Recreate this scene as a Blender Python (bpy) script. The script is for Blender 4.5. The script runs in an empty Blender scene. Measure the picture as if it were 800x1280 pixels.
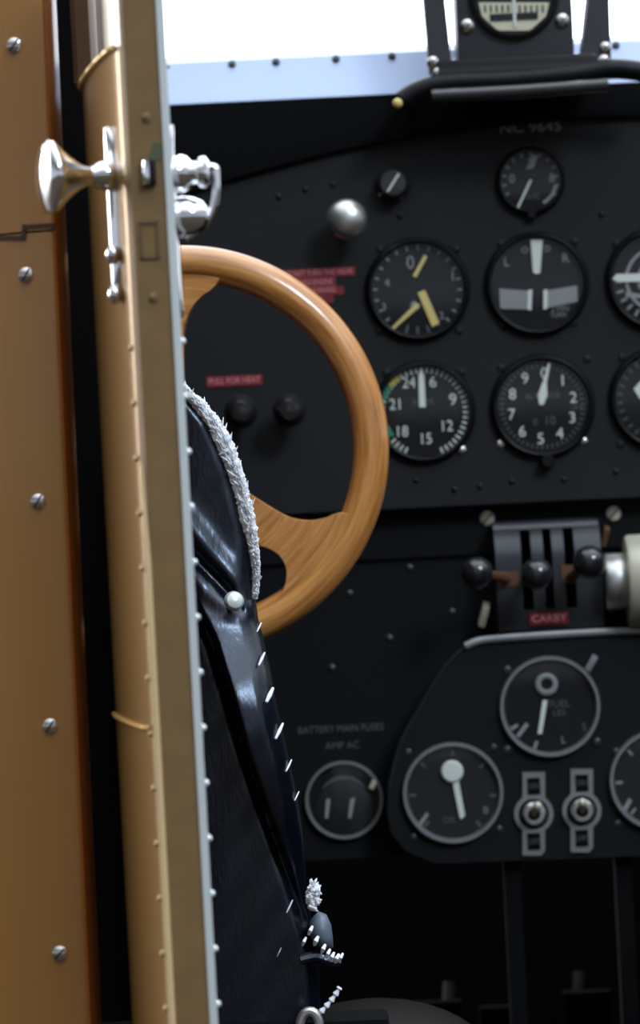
import bpy, bmesh, math, random
from mathutils import Vector, Matrix, Euler
random.seed(7)
S = bpy.context.scene
COL = S.collection
PI = math.pi
F = 4410.0                      # focal length in pixels of the 800x1280 frame
ROLL = math.radians(2.8)
c_, s_ = math.cos(ROLL), math.sin(ROLL)
CAM = Vector((0, 0, 1.2))
RV, UV = Vector((c_, 0, -s_)), Vector((s_, 0, c_))

def at(px, py, Y):
    k = Y / F
    return CAM + Vector((0, Y, 0)) + RV * ((px - 400) * k) + UV * ((640 - py) * k)

# ------------------------------------------------------------------ materials
def srgb(r, g, b):
    f = lambda v: ((v / 255) / 12.92 if v <= 10 else (((v / 255) + .055) / 1.055) ** 2.4)
    return (f(r), f(g), f(b), 1)

def mat(name, col, rough=.5, metal=0., coat=0., bump=None, spec=.5, var=None, emit=None, aniso=None):
    m = bpy.data.materials.new(name); m.use_nodes = True
    nt = m.node_tree; b = nt.nodes['Principled BSDF']
    b.inputs['Base Color'].default_value = col
    b.inputs['Roughness'].default_value = rough
    b.inputs['Metallic'].default_value = metal
    b.inputs['Coat Weight'].default_value = coat
    b.inputs['Coat Roughness'].default_value = .12
    b.inputs['Specular IOR Level'].default_value = spec
    tc = nt.nodes.new('ShaderNodeTexCoord')
    if bump:
        sc, st, stretch = bump
        mp = nt.nodes.new('ShaderNodeMapping'); mp.inputs['Scale'].default_value = stretch
        n = nt.nodes.new('ShaderNodeTexNoise'); n.inputs['Scale'].default_value = sc; n.inputs['Detail'].default_value = 5
        bp = nt.nodes.new('ShaderNodeBump'); bp.inputs['Strength'].default_value = st; bp.inputs['Distance'].default_value = .001
        nt.links.new(tc.outputs['Object'], mp.inputs[0]); nt.links.new(mp.outputs[0], n.inputs['Vector'])
        nt.links.new(n.outputs['Fac'], bp.inputs['Height']); nt.links.new(bp.outputs[0], b.inputs['Normal'])
    if var:
        sc, col2, stretch = var
        mp = nt.nodes.new('ShaderNodeMapping'); mp.inputs['Scale'].default_value = stretch
        n = nt.nodes.new('ShaderNodeTexNoise'); n.inputs['Scale'].default_value = sc; n.inputs['Detail'].default_value = 6
        r = nt.nodes.new('ShaderNodeValToRGB'); r.color_ramp.elements[0].color = col; r.color_ramp.elements[1].color = col2
        r.color_ramp.elements[0].position = .35; r.color_ramp.elements[1].position = .68
        nt.links.new(tc.outputs['Object'], mp.inputs[0]); nt.links.new(mp.outputs[0], n.inputs['Vector'])
        nt.links.new(n.outputs['Fac'], r.inputs[0]); nt.links.new(r.outputs[0], b.inputs['Base Color'])
    return m

def glass_mat(name, tint=(1, 1, 1, 1), refl=.05):
    m = bpy.data.materials.new(name); m.use_nodes = True
    nt = m.node_tree; nt.nodes.clear()
    o = nt.nodes.new('ShaderNodeOutputMaterial'); mx = nt.nodes.new('ShaderNodeMixShader')
    t = nt.nodes.new('ShaderNodeBsdfTransparent'); t.inputs[0].default_value = tint
    g = nt.nodes.new('ShaderNodeBsdfGlossy'); g.inputs['Roughness'].default_value = .08
    lw = nt.nodes.new('ShaderNodeLayerWeight'); lw.inputs[0].default_value = .5
    pw = nt.nodes.new('ShaderNodeMath'); pw.operation = 'POWER'; pw.inputs[1].default_value = 5
    ad = nt.nodes.new('ShaderNodeMath'); ad.operation = 'MULTIPLY_ADD'; ad.inputs[1].default_value = .9; ad.inputs[2].default_value = refl
    nt.links.new(lw.outputs['Facing'], pw.inputs[0]); nt.links.new(pw.outputs[0], ad.inputs[0]); nt.links.new(ad.outputs[0], mx.inputs[0])
    nt.links.new(t.outputs[0], mx.inputs[1]); nt.links.new(g.outputs[0], mx.inputs[2]); nt.links.new(mx.outputs[0], o.inputs[0])
    return m

GOLD = mat('gold_paint', srgb(150, 113, 58), .30, .35, .35, (60, .05, (1, 1, .3)))
GOLDP = mat('gold_paint_weathered', srgb(166, 116, 58), .32, .35, .5, (8, .06, (1, 1, .4)), var=(5, srgb(172, 128, 72), (1, 1, .5)))
GOLDE = mat('gold_edge_matt', srgb(118, 90, 50), .6, .1, 0, (900, .06, (1, 1, 1)), var=(60, srgb(108, 82, 44), (1, 1, 1)))
ORANGE = mat('orange_lacquer', srgb(168, 100, 40), .45, .1, .2)
CREAM = mat('cream_edging', srgb(205, 178, 130), .4, .1)
PALE = mat('pale_aluminium_edging', srgb(205, 212, 210), .35, .35)
CHROME = mat('chrome', (.86, .87, .9, 1), .07, 1.0)
STEEL = mat('screw_steel', (.62, .6, .57, 1), .22, 1.0)
SLOT = mat('slot_black', (.01, .01, .01, 1), .8)
BLACKP = mat('black_crackle_paint', (.0084, .0090, .0094, 1), .6, 0, 0, (900, .5, (1, 1, 1)), .22)
BLACKL = mat('black_lower_panel', (.0036, .0042, .0045, 1), .65, 0, 0, (700, .4, (1, 1, 1)), .12)
BLACKS = mat('black_sub_panel', (.0044, .0050, .0053, 1), .6, 0, 0, (700, .4, (1, 1, 1)), .16)
BLACKM = mat('black_matt', (.0035, .0035, .004, 1), .85, spec=.08)
VOID = mat('black_cloth', (.0035, .0035, .004, 1), .9, spec=.1)
RUBBER = mat('black_rubber', (.0022, .0022, .0022, 1), .5, bump=(120, .6, (1, 1, .3)), spec=.04)
BEZEL = mat('bezel_black', (.0045, .0045, .005, 1), .4, spec=.2)
BEZELG = mat('bezel_worn_grey', (.25, .26, .26, 1), .4, .6)
DIAL = mat('dial_black', (.0065, .0075, .009, 1), .7, spec=.12)
DIALG = mat('dial_charcoal', (.011, .013, .014, 1), .6, spec=.2)
WHITE = mat('lume_white', srgb(205, 210, 200), .6)
DIMW = mat('faded_white', srgb(128, 132, 130), .7)
DIMG = mat('faded_grey', srgb(72, 76, 78), .7)
YELLOW = mat('radium_yellow', srgb(205, 185, 110), .6)
GREEN = mat('arc_green', srgb(20, 135, 105), .6)
ARCY = mat('arc_yellow', srgb(205, 190, 60), .6)
REDL = mat('placard_red', srgb(112, 20, 28), .5)
REDT = mat('placard_lettering', srgb(205, 130, 130), .6)
BAKE = mat('bakelite_black', (.012, .012, .013, 1), .18, 0, .4)
KNOBS = mat('satin_aluminium_knob', (.55, .55, .53, 1), .35, .9)
QUAD = mat('quadrant_grey_black', (.026, .029, .033, 1), .34, .3)
BROWN = mat('brown_lever', srgb(88, 58, 36), .5, .3)
CREAMS = mat('cream_screw', srgb(190, 185, 165), .4, .3)
LEATHER = mat('black_leather', (.0020, .0032, .0070, 1), .27, 0, 0, (420, .26, (1, 1, .35)), .72)
LEATHER.node_tree.nodes['Principled BSDF'].inputs['Specular Tint'].default_value = (.74, .85, 1, 1)
LEATHER2 = mat('navy_leather', (.008, .011, .018, 1), .5, 0, 0, (520, .5, (1, 1, .5)), .4)
FLEECE = mat('white_fleece', srgb(247, 249, 253), .85)
nt_ = FLEECE.node_tree; pb = nt_.nodes['Principled BSDF']
tr_ = nt_.nodes.new('ShaderNodeBsdfTranslucent'); tr_.inputs[0].default_value = (.97, .98, 1, 1)
mx_ = nt_.nodes.new('ShaderNodeMixShader'); mx_.inputs[0].default_value = .35
nt_.links.new(pb.outputs[0], mx_.inputs[1]); nt_.links.new(tr_.outputs[0], mx_.inputs[2])
nt_.links.new(mx_.outputs[0], nt_.nodes['Material Output'].inputs[0])
THREAD = mat('white_thread', srgb(225, 230, 240), .6)
GREYL = mat('grey_blue_tab', srgb(95, 105, 120), .45)
FRAMEB = mat('blue_grey_metal', srgb(165, 178, 205), .38, .55)
COMPB = mat('compass_black', (.02, .022, .025, 1), .42, bump=(500, .3, (1, 1, 1)))
CARD = mat('compass_card_cream', srgb(200, 195, 165), .6)
GLASS = glass_mat('instrument_glass', (1, 1, 1, 1), .035)
GLASSW = glass_mat('window_glass', (.82, .86, .92, 1), .16)
SCREEN = glass_mat('windscreen_glass', (.97, .98, 1, 1), .05)

def wood():
    m = bpy.data.materials.new('varnished_wood'); m.use_nodes = True
    nt = m.node_tree; b = nt.nodes['Principled BSDF']
    tc = nt.nodes.new('ShaderNodeTexCoord')
    # rings following the rim: use distance from the wheel centre (object origin)
    sep = nt.nodes.new('ShaderNodeSeparateXYZ'); nt.links.new(tc.outputs['Object'], sep.inputs[0])
    ln = nt.nodes.new('ShaderNodeVectorMath'); ln.operation = 'LENGTH'
    cx = nt.nodes.new('ShaderNodeCombineXYZ'); nt.links.new(sep.outputs[0], cx.inputs[0]); nt.links.new(sep.outputs[2], cx.inputs[1])
    nt.links.new(cx.outputs[0], ln.inputs[0])
    an = nt.nodes.new('ShaderNodeMath'); an.operation = 'ARCTAN2'
    nt.links.new(sep.outputs[2], an.inputs[0]); nt.links.new(sep.outputs[0], an.inputs[1])
    cc = nt.nodes.new('ShaderNodeCombineXYZ')
    m1 = nt.nodes.new('ShaderNodeMath'); m1.operation = 'MULTIPLY'; m1.inputs[1].default_value = 240; nt.links.new(ln.outputs['Value'], m1.inputs[0])
    m2 = nt.nodes.new('ShaderNodeMath'); m2.operation = 'MULTIPLY'; m2.inputs[1].default_value = 2.2; nt.links.new(an.outputs[0], m2.inputs[0])
    m3 = nt.nodes.new('ShaderNodeMath'); m3.operation = 'MULTIPLY'; m3.inputs[1].default_value = 200; nt.links.new(sep.outputs[1], m3.inputs[0])
    nt.links.new(m1.outputs[0], cc.inputs[0]); nt.links.new(m2.outputs[0], cc.inputs[1]); nt.links.new(m3.outputs[0], cc.inputs[2])
    n = nt.nodes.new('ShaderNodeTexNoise'); n.inputs['Scale'].default_value = 1.0; n.inputs['Detail'].default_value = 6; n.inputs['Roughness'].default_value = .65
    nt.links.new(cc.outputs[0], n.inputs['Vector'])
    r = nt.nodes.new('ShaderNodeValToRGB')
    r.color_ramp.elements[0].position = .3; r.color_ramp.elements[0].color = srgb(150, 92, 40)
    r.color_ramp.elements[1].position = .7; r.color_ramp.elements[1].color = srgb(214, 156, 90)
    e = r.color_ramp.elements.new(.5); e.color = srgb(192, 128, 64)
    nt.links.new(n.outputs['Fac'], r.inputs[0]); nt.links.new(r.outputs[0], b.inputs['Base Color'])
    b.inputs['Roughness'].default_value = .34; b.inputs['Coat Weight'].default_value = .7; b.inputs['Coat Roughness'].default_value = .08
    return m
WOOD = wood()

# ------------------------------------------------------------------ helpers
def base_of(o):
    v = Vector((0, 0, 0))
    while o is not None:
        v += o.location; o = o.parent
    return v

def setp(o, label=None, cat=None, group=None, kind=None):
    if label: o['label'] = label
    if cat: o['category'] = cat
    if group: o['group'] = group
    if kind: o['kind'] = kind
    return o

def thing(name, label, cat, loc, group=None):
    o = bpy.data.objects.new(name, None); COL.objects.link(o); o.location = loc
    o.empty_display_size = .02
    return setp(o, label, cat, group)

def obj(name, bm, m, parent=None, origin=None, smooth=True, angle=35, label=None):
    """bm is in world coordinates; the object is linked with its origin at its parent's base (or at origin)."""
    org = base_of(parent) if parent is not None else Vector((0, 0, 0))
    loc = Vector((0, 0, 0))
    if origin is not None:
        loc = Vector(origin) - org; org = Vector(origin)
    bmesh.ops.translate(bm, verts=bm.verts, vec=-org)
    bmesh.ops.recalc_face_normals(bm, faces=bm.faces)
    me = bpy.data.meshes.new(name); bm.to_mesh(me); bm.free()
    me.materials.append(m)
    o = bpy.data.objects.new(name, me); COL.objects.link(o); o.location = loc
    if parent is not None: o.parent = parent
    if smooth:
        for p in me.polygons: p.use_smooth = True
        try:
            me.set_sharp_from_angle(angle=math.radians(angle))
        except Exception: pass
    if label: o['label'] = label
    return o

def dup(o, delta, parent=None):
    c = o.copy(); COL.objects.link(c); c.parent = parent if parent is not None else o.parent
    c.location = o.location + Vector(delta)
    for ch in list(o.children):
        d = ch.copy(); COL.objects.link(d); d.parent = c
    return c

NB = bmesh.new
def box(bm, cen, size, rot=None, bev=0):
    r = bmesh.ops.create_cube(bm, size=1)
    vs = r['verts']
    for v in vs: v.co = Vector((v.co.x * size[0], v.co.y * size[1], v.co.z * size[2]))
    if bev:
        es = {e for v in vs for e in v.link_edges}
        rb = bmesh.ops.bevel(bm, geom=list(es), offset=bev, segments=2, affect='EDGES', profile=.7)
        vs = list({v for f in rb['faces'] for v in f.verts} | {v for v in vs if v.is_valid})
    M = Matrix.Translation(cen) @ (rot.to_matrix().to_4x4() if rot else Matrix())
    for v in vs: v.co = M @ v.co
    return vs

def lathe(bm, cen, prof, seg=48, axis=(0, -1, 0), squash=1.0):
    """prof = list of (radius, distance along axis)"""
    ax = Vector(axis).normalized()
    a = Vector((0, 0, 1)) if abs(ax.z) < .9 else Vector((1, 0, 0))
    e1 = ax.cross(a).normalized(); e2 = e1.cross(ax).normalized()
    rows = []
    for r, d in prof:
        if r < 1e-7:
            rows.append([bm.verts.new(Vector(cen) + ax * d)])
        else:
            rows.append([bm.verts.new(Vector(cen) + ax * d + (e1 * math.cos(t) * squash + e2 * math.sin(t)) * r)
                         for t in [2 * PI * i / seg for i in range(seg)]])
    for A, B in zip(rows, rows[1:]):
        for i in range(seg):
            j = (i + 1) % seg
            if len(A) == 1 and len(B) == 1: continue
            if len(A) == 1: bm.faces.new((A[0], B[i], B[j]))
            elif len(B) == 1: bm.faces.new((A[i], A[j], B[0]))
            else: bm.faces.new((A[i], A[j], B[j], B[i]))

def ball(bm, cen, r, sc=(1, 1, 1), seg=24, rot=None):
    res = bmesh.ops.create_uvsphere(bm, u_segments=seg, v_segments=seg // 2, radius=r)
    M = Matrix.Translation(cen) @ (rot.to_matrix().to_4x4() if rot else Matrix())
    for v in res['verts']: v.co = M @ Vector((v.co.x * sc[0], v.co.y * sc[1], v.co.z * sc[2]))

def tube(bm, pts, rad, seg=12, cap=True):
    pts = [Vector(p) for p in pts]
    if not isinstance(rad, (list, tuple)): rad = [rad] * len(pts)
    rows = []; prev = None
    for i, p in enumerate(pts):
        t = (pts[min(i + 1, len(pts) - 1)] - pts[max(i - 1, 0)]).normalized()
        if prev is None:
            a = Vector((0, 1, 0)) if abs(t.y) < .9 else Vector((1, 0, 0))
            e1 = t.cross(a).normalized()
        else:
            e1 = (prev - t * prev.dot(t)).normalized()
        prev = e1; e2 = t.cross(e1)
        rows.append([bm.verts.new(p + (e1 * math.cos(q) + e2 * math.sin(q)) * rad[i]) for q in [2 * PI * k / seg for k in range(seg)]])
    for A, B in zip(rows, rows[1:]):
        for i in range(seg):
            j = (i + 1) % seg
            bm.faces.new((A[i], A[j], B[j], B[i]))
    if cap:
        bm.faces.new(rows[0][::-1]); bm.faces.new(rows[-1])

def prism(bm, pts, depth_vec):
    """pts world polygon, extruded along depth_vec"""
    a = [bm.verts.new(Vector(p)) for p in pts]
    b = [bm.verts.new(Vector(p) + Vector(depth_vec)) for p in pts]
    bm.faces.new(a); bm.faces.new(b[::-1])
    n = len(a)
    for i in range(n):
        j = (i + 1) % n
        bm.faces.new((a[j], a[i], b[i], b[j]))

def text(bm, body, cen, h, rot=0., align='CENTER', ex=.00012, sx=1.):
    cu = bpy.data.curves.new('lettering', 'FONT'); cu.body = body; cu.size = h / .72
    cu.align_x = align; cu.align_y = 'CENTER'; cu.extrude = ex; cu.resolution_u = 3
    o = bpy.data.objects.new('lettering', cu); COL.objects.link(o)
    dg = bpy.context.evaluated_depsgraph_get(); dg.update()
    me = bpy.data.meshes.new_from_object(o.evaluated_get(dg))
    off = len(bm.verts)
    bm.from_mesh(me); bm.verts.ensure_lookup_table()
    M = Matrix.Translation(cen) @ Matrix.Rotation(-rot, 4, 'Y') @ Matrix.Rotation(PI / 2, 4, 'X')
    for v in bm.verts[off:]: v.co = M @ Vector((v.co.x * sx, v.co.y, v.co.z))
    bpy.data.objects.remove(o); bpy.data.curves.remove(cu); bpy.data.meshes.remove(me)

def catmull(pts, n=8):
    out = []; P = [pts[0]] + list(pts) + [pts[-1]]
    for i in range(1, len(P) - 2):
        p0, p1, p2, p3 = [Vector(q) for q in P[i - 1:i + 3]]
        for k in range(n):
            t = k / n
            out.append(.5 * ((2 * p1) + (p2 - p0) * t + (2 * p0 - 5 * p1 + 4 * p2 - p3) * t * t + (3 * p1 - p0 - 3 * p2 + p3) * t ** 3))
    out.append(Vector(pts[-1])); return out

def interp(tab, y):
    if y <= tab[0][0]: return tab[0][1]
    for (a, b), (c, d) in zip(tab, tab[1:]):
        if y <= c: return b + (d - b) * (y - a) / (c - a)
    return tab[-1][1]

def screw_bm(bm, cen, r, axis=(0, -1, 0), h=.45):
    lathe(bm, cen, [(0, -.002), (r, -.002), (r, .0), (r * .92, r * h * .45), (r * .6, r * h * .85), (r * .25, r * h), (0, r * h)], 20, axis)
def slot_bm(bm, cen, r, ang, axis=(0, -1, 0), h=.45):
    ax = Vector(axis).normalized()
    R = ax.to_track_quat('-Y', 'Z').to_euler()
    M = ax.to_track_quat('-Y', 'Z').to_matrix() @ Matrix.Rotation(-ang, 3, 'Y')
    box(bm, Vector(cen) + ax * r * h * .8, (r * 1.7, r * h * .6, r * .22), M.to_euler())

def slotted(name, cen, r, parent, ang=.6, m=None, axis=(0, -1, 0)):
    b = NB(); screw_bm(b, cen, r, axis); o = obj(name, b, m or STEEL, parent)
    b = NB(); slot_bm(b, cen, r, ang, axis); obj('slot', b, SLOT, o, smooth=False)
    return o

# ------------------------------------------------------------------ the setting
def struct(name, bm, m, label=None):
    o = obj(name, bm, m, None, smooth=False); o['kind'] = 'structure'
    if label: o['label'] = label
    return o
YP = 3.0
AX = CAM.z
b = NB(); box(b, (.18, 2.85, AX - .74), (1.1, 1.5, .02)); struct('floor', b, VOID)
b = NB(); box(b, (-.225, 2.86, AX - .09), (.02, .8, 1.28)); struct('wall_left', b, VOID)
b = NB(); box(b, (.62, 2.85, AX - .33), (.02, 1.5, .8)); struct('wall_right', b, VOID)
b = NB(); box(b, (.18, 3.55, AX - .35), (.88, .02, .78)); struct('wall_front', b, VOID)
# black jamb behind the open door, widened out of view to block sky reflections
def vstrip(px0, px1, Y, depth, z0, z1, m, name):
    x0 = at(px0, 640, Y).x; x1 = at(px1, 640, Y).x
    b = NB(); box(b, ((x0 + x1) / 2, Y + depth / 2, (z0 + z1) / 2), (x1 - x0, depth, z1 - z0)); return struct(name, b, m)
vstrip(-700, 178, 2.40, .05, AX - .73, AX + .55, RUBBER, 'trim_1')

# windscreen pane and its lower frame
b = NB()
p = [at(60, 78, 3.10), at(1000, 60, 3.10)]
zt = AX + .60
prism(b, [(-.215, 3.075, AX + .375), (.60, 3.075, AX + .375), (.60, 3.30, zt), (-.215, 3.30, zt)], (0, .004, .002))
struct('window_1', b, SCREEN)
fr = thing('windscreen_frame', 'blue-grey metal strip with small rivets along the bottom of the bright windscreen', 'frame', (at(400, 100, 3.04)))
zb = at(400, 150, 3.0).z; zm = at(400, 66, 3.06).z
b = NB()
sec = [(3.012, zb - .01), (3.014, zb + .010), (3.022, zb + .026), (3.036, zm - .006), (3.050, zm), (3.062, zm + .002), (3.066, zm - .004), (3.045, zb - .01)]
prism(b, [(-.21, y, z) for y, z in sec], (.80, 0, 0)); obj('frame_strip', b, FRAMEB, fr)
rp = [(290, 72), (345, 70), (420, 68), (490, 66), (770, 60)]
b = NB(); lathe(b, (at(290, 76, 3.04).x, 3.0335, zm - .009), [(0, -.001), (.0035, -.001), (.003, .0015), (0, .003)], 12, (0, -.8, .6))
r0 = obj('rivet', b, DIMG, fr)
for px, py in rp[1:]:
    dup(r0, (at(px, 76, 3.04).x - at(290, 76, 3.04).x, 0, 0))

# ------------------------------------------------------------------ instrument panels
pan = thing('instrument_panel', 'black crackle-finish instrument panel filling the cockpit behind the wooden wheel', 'instrument panel', (.1, YP, at(600, 400, YP).z))
ztop = at(400, 128, YP).z; zlow = at(480, 637, YP).z
b = NB(); box(b, (.19, YP + .005, (ztop + zlow) / 2), (.80, .01, ztop - zlow), bev=.001); obj('panel_sheet', b, BLACKP, pan, smooth=False)
# small screws and rivets on the upper sheet
def pscrews(lst, parent, r_px, m, Y, ang=.7, name='panel_screw'):
    o0 = None
    for (px, py) in lst:
        cpos = at(px, py, Y)
        if o0 is None:
            b = NB(); screw_bm(b, cpos, r_px * Y / F, h=.6); o0 = obj(name, b, m, parent); c0 = cpos
        else: dup(o0, cpos - c0)
pscrews([(348, 246), (382, 237), (416, 231), (500, 270), (752, 268), (600, 608), (640, 602), (705, 600), (520, 600), (568, 612), (770, 590)], pan, 4, BEZEL, YP)
# arch-shaped coaming over the panel
gl = thing('glareshield', 'black arched coaming along the top of the instrument panel under the windscreen', 'glareshield', (.1, YP - .02, ztop))
arc = [(-40, 330), (120, 280), (230, 243), (300, 222), (400, 195), (480, 178), (560, 165), (680, 152), (800, 146), (960, 150)]
b = NB()
low = catmull([at(x, y, YP - .006) for x, y in arc], 6)
rows = []
for q in low:
    zt2 = max(ztop + .004, q.z + .002)
    prof = [(YP - .0005, q.z), (YP - .004, q.z - .0006), (YP - .007, q.z + .001), (YP - .009, q.z + .012 if zt2 - q.z > .02 else q.z + .003), (YP - .006, zt2 - .001), (YP + .006, zt2 + .001), (YP + .006, zt2 - .003), (YP - .0005, zt2 - .004)]
    rows.append([b.verts.new((q.x, y, z)) for y, z in prof])
for A, B in zip(rows, rows[1:]):
    for i in range(8):
        j = (i + 1) % 8; b.faces.new((A[i], A[j], B[j], B[i]))
b.faces.new(rows[0]); b.faces.new(rows[-1][::-1])
obj('padded_roll', b, BLACKM, gl)

lp = thing('lower_panel', 'dull black lower panel with scattered rivets below the main instrument panel', 'panel', (.1, 3.02, at(400, 900, 3.02).z))
z0, z1 = at(400, 1075, 3.02).z, at(480, 628, 3.02).z
b = NB(); box(b, (.19, 3.025, (z0 + z1) / 2), (.80, .008, z1 - z0)); obj('panel_sheet', b, BLACKL, lp, smooth=False)
pscrews([(437, 742), (487, 798), (512, 710), (565, 765), (415, 835), (452, 660), (395, 730)], lp, 5, QUAD, 3.021, name='rivet')
b = NB(); box(b, (.19, 3.019, at(480, 698, 3.02).z), (.80, .003, .002)); obj('seam_strip', b, BLACKM, lp, smooth=False)

# placards
def placard(name, label, cx, cy, w, h, lines, Y, plate, letter, lab_off=None):
    cen = at(cx, cy, Y)
    k = Y / F
    t = thing(name, label, 'placard', cen)
    if plate:
        b = NB()
        for (dx, dy, ww, hh, s) in plate:
            box(b, at(cx + dx, cy + dy, Y) + Vector((0, -.0004, 0)), (ww * k, .0008, hh * k))
        obj('plate', b, REDL, t, smooth=False)
    b = NB()
    for (s, dx, dy, hh, sx) in lines:
        text(b, s, at(cx + dx, cy + dy, Y) + Vector((0, -.001, 0)), hh * k, sx=sx)
    obj('lettering', b, letter, t, smooth=False)
    return t
placard('registration_placard', 'faded white registration letters above the small top gauge', 663, 160, 80, 16, [('NC 9645', 0, 0, 12, 1.25)], YP, None, DIMW)
placard('warning_placard', 'small red warning placard of several lines behind the wheel rim top', 400, 350, 90, 50,
        [('DO NOT TURN THIS VALVE', -3, -9, 7, .72), ('WHILE ENGINE', -8, 3, 7, .72), ('IS RUNNING', 2, 13, 7, .66), ('ON', -2, 24, 7, .7)],
        YP, [(-2, -9, 92, 11, ''), (-10, 3, 60, 12, ''), (0, 14, 60, 11, ''), (2, 24, 30, 10, '')], REDT)
placard('knob_placard', 'one-line red placard above the pair of black knobs inside the wheel', 293, 476, 70, 12,
        [('PULL FOR HEAT', 0, 0, 8, .82)], YP, [(0, 0, 70, 13, '')], REDT)
placard('selector_placard', 'faint grey two-line lettering above the round selector on the lower panel', 428, 920, 110, 30,
        [('BATTERY MAIN FUSES', -2, -9, 9, .88), ('AMP AC', 0, 12, 9, .95)], 3.021, None, DIMG)

# ------------------------------------------------------------------ round gauges
K = YP / F
class Gauge:
    def __init__(s, name, label, cx, cy, R, Y=YP, bez='black', group='round instruments on the main panel', face=None, cat='gauge'):
        s.cx, s.cy, s.R, s.Y, s.k = cx, cy, R, Y, Y / F
        s.t = thing(name, label, cat, at(cx, cy, Y), group)
        k = s.k; r = R * k; c = at(cx, cy, Y)
        b = NB()
        if bez == 'black':
            lathe(b, c, [(r * 1.08, 0), (r * 1.08, .002), (r * 1.04, .0065), (r * .99, .008), (r * .965, .0075), (r * .94, .003), (r * .94, .0)], 64)
            obj('bezel', b, BEZEL, s.t)
            rf = r * .955
        else:
            lathe(b, c, [(r * 1.02, 0), (r * 1.02, .004), (r * 1.0, .007), (r * .95, .007), (r * .915, .004), (r * .915, 0)], 64)
            obj('bezel', b, BEZELG, s.t, label='worn grey metal bezel')
            rf = r * .93
        b = NB(); lathe(b, c, [(rf, 0), (rf, .001), (0, .001)], 48); obj('dial_face', b, face or DIAL, s.t)
        b = NB(); lathe(b, c, [(rf * .985, .0060), (rf * .7, .0066), (0, .0070)], 48); obj('glass', b, GLASS, s.t)
    def P(s, dx, dy, d=.0015): return at(s.cx + dx, s.cy + dy, s.Y) + Vector((0, -d, 0))
    def marks(s, items, m, name='dial_markings', label=None):
        b = NB()
        for it in items:
            if it[0] == 't': _, body, dx, dy, h = it[:5]; text(b, body, s.P(dx, dy, .0013), h * s.k, sx=it[5] if len(it) > 5 else 1)
            elif it[0] == 'p': prism(b, [s.P(x, y, .0014) for x, y in it[1]], (0, .0004, 0))
            elif it[0] == 'ticks':
                _, r0, r1, a0, a1, n, w = it
                for i in range(n):
                    a = math.radians(a0 + (a1 - a0) * i / max(1, n - 1)); ca, sa = math.sin(a), -math.cos(a)
                    q = (-sa * w / 2, ca * w / 2)
                    prism(b, [s.P(r0 * ca + q[0], r0 * sa + q[1]), s.P(r1 * ca + q[0], r1 * sa + q[1]), s.P(r1 * ca - q[0], r1 * sa - q[1]), s.P(r0 * ca - q[0], r0 * sa - q[1])], (0, .0004, 0))
            elif it[0] == 'arc':
                _, r0, r1, a0, a1 = it
                n = 12
                A = [math.radians(a0 + (a1 - a0) * i / n) for i in range(n + 1)]
                for a, a2 in zip(A, A[1:]):
                    prism(b, [s.P(r0 * math.sin(a), -r0 * math.cos(a)), s.P(r1 * math.sin(a), -r1 * math.cos(a)), s.P(r1 * math.sin(a2), -r1 * math.cos(a2)), s.P(r0 * math.sin(a2), -r0 * math.cos(a2))], (0, .0004, 0))
        return obj(name, b, m, s.t, smooth=False, label=label)
    def needle(s, pts, m, d=.0035, name='needle', label=None):
        b = NB(); prism(b, [s.P(x, y, d) for x, y in pts], (0, .0006, 0)); return obj(name, b, m, s.t, smooth=False, label=label)
    def hub(s, dx, dy, r, m, d=.005, name='hub'):
        b = NB(); lathe(b, s.P(dx, dy, .001), [(r * s.k, 0), (r * s.k, d - .0015), (r * s.k * .7, d - .001), (0, d - .001)], 24); return obj(name, b, m, s.t)
    def screws(s, lst, r=4.5, m=BEZEL, ang=.8):
        for (px, py) in lst: slotted('mounting_screw', at(px, py, s.Y), r * s.k, s.t, ang, m)

g = Gauge('suction_gauge', 'smallest round gauge, under the registration letters at the top', 663, 226, 40)
g.marks([('ticks', 31, 36, -120, 120, 13, 2), ('t', '0', -23, -2, 11), ('t', '8', 27, -3, 11), ('t', '4', 1, -26, 13), ('p', [(-6, -14), (4, -16), (10, -32), (4, -33)]), ('arc', 30, 34, 100, 150)], DIMW)
g.marks([('t', 'SUC', 3, 20, 8, .9)], DIMG, 'small_lettering')
g.needle([(5, -7), (2, -8), (-17, 33), (-15, 35)], WHITE); g.hub(3, -5, 4, BEZEL)
g.screws([(634, 200), (692, 254), (634, 254), (692, 200)], 3.5)
b = NB(); lathe(b, at(664, 268, YP), [(7 * K, 0), (7 * K, .006), (5 * K, .008), (0, .008)], 20); obj('adjust_knob', b, BEZEL, g.t)

g = Gauge('airspeed_indicator', 'round gauge with pale yellow hands, upper row next to the silver ball knob', 522, 362, 61)
g.marks([('t', '0', -9, -33, 17, .9), ('t', '4', -38, -8, 10), ('t', '3', -42, 22, 9), ('t', '1', 44, -16, 12), ('t', '2', 30, 33, 9), ('ticks', 50, 56, -150, 150, 21, 2)], DIMW)
g.marks([('ticks', 46, 56, 150, 210, 5, 3)], DIMG, 'scale_ticks')
g.needle([(0, 4), (9, 1), (27, 42), (18, 47)], YELLOW, .004, 'broad_hand', 'broad yellow hand')
g.needle([(-2, 17), (3, 21), (-30, 50), (-33, 48)], YELLOW, .0035, 'thin_hand', 'thin tapering yellow hand')
g.needle([(8, -43), (12, -41), (-2, -15), (-6, -17)], YELLOW, .003, 'short_hand', 'short pale hand at the top')
g.needle([(-10, 20), (-5, 14), (3, 19), (0, 25)], DIMW, .003, 'counterweight')
g.screws([(475, 312), (570, 312), (474, 414), (573, 414)], 5)

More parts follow.
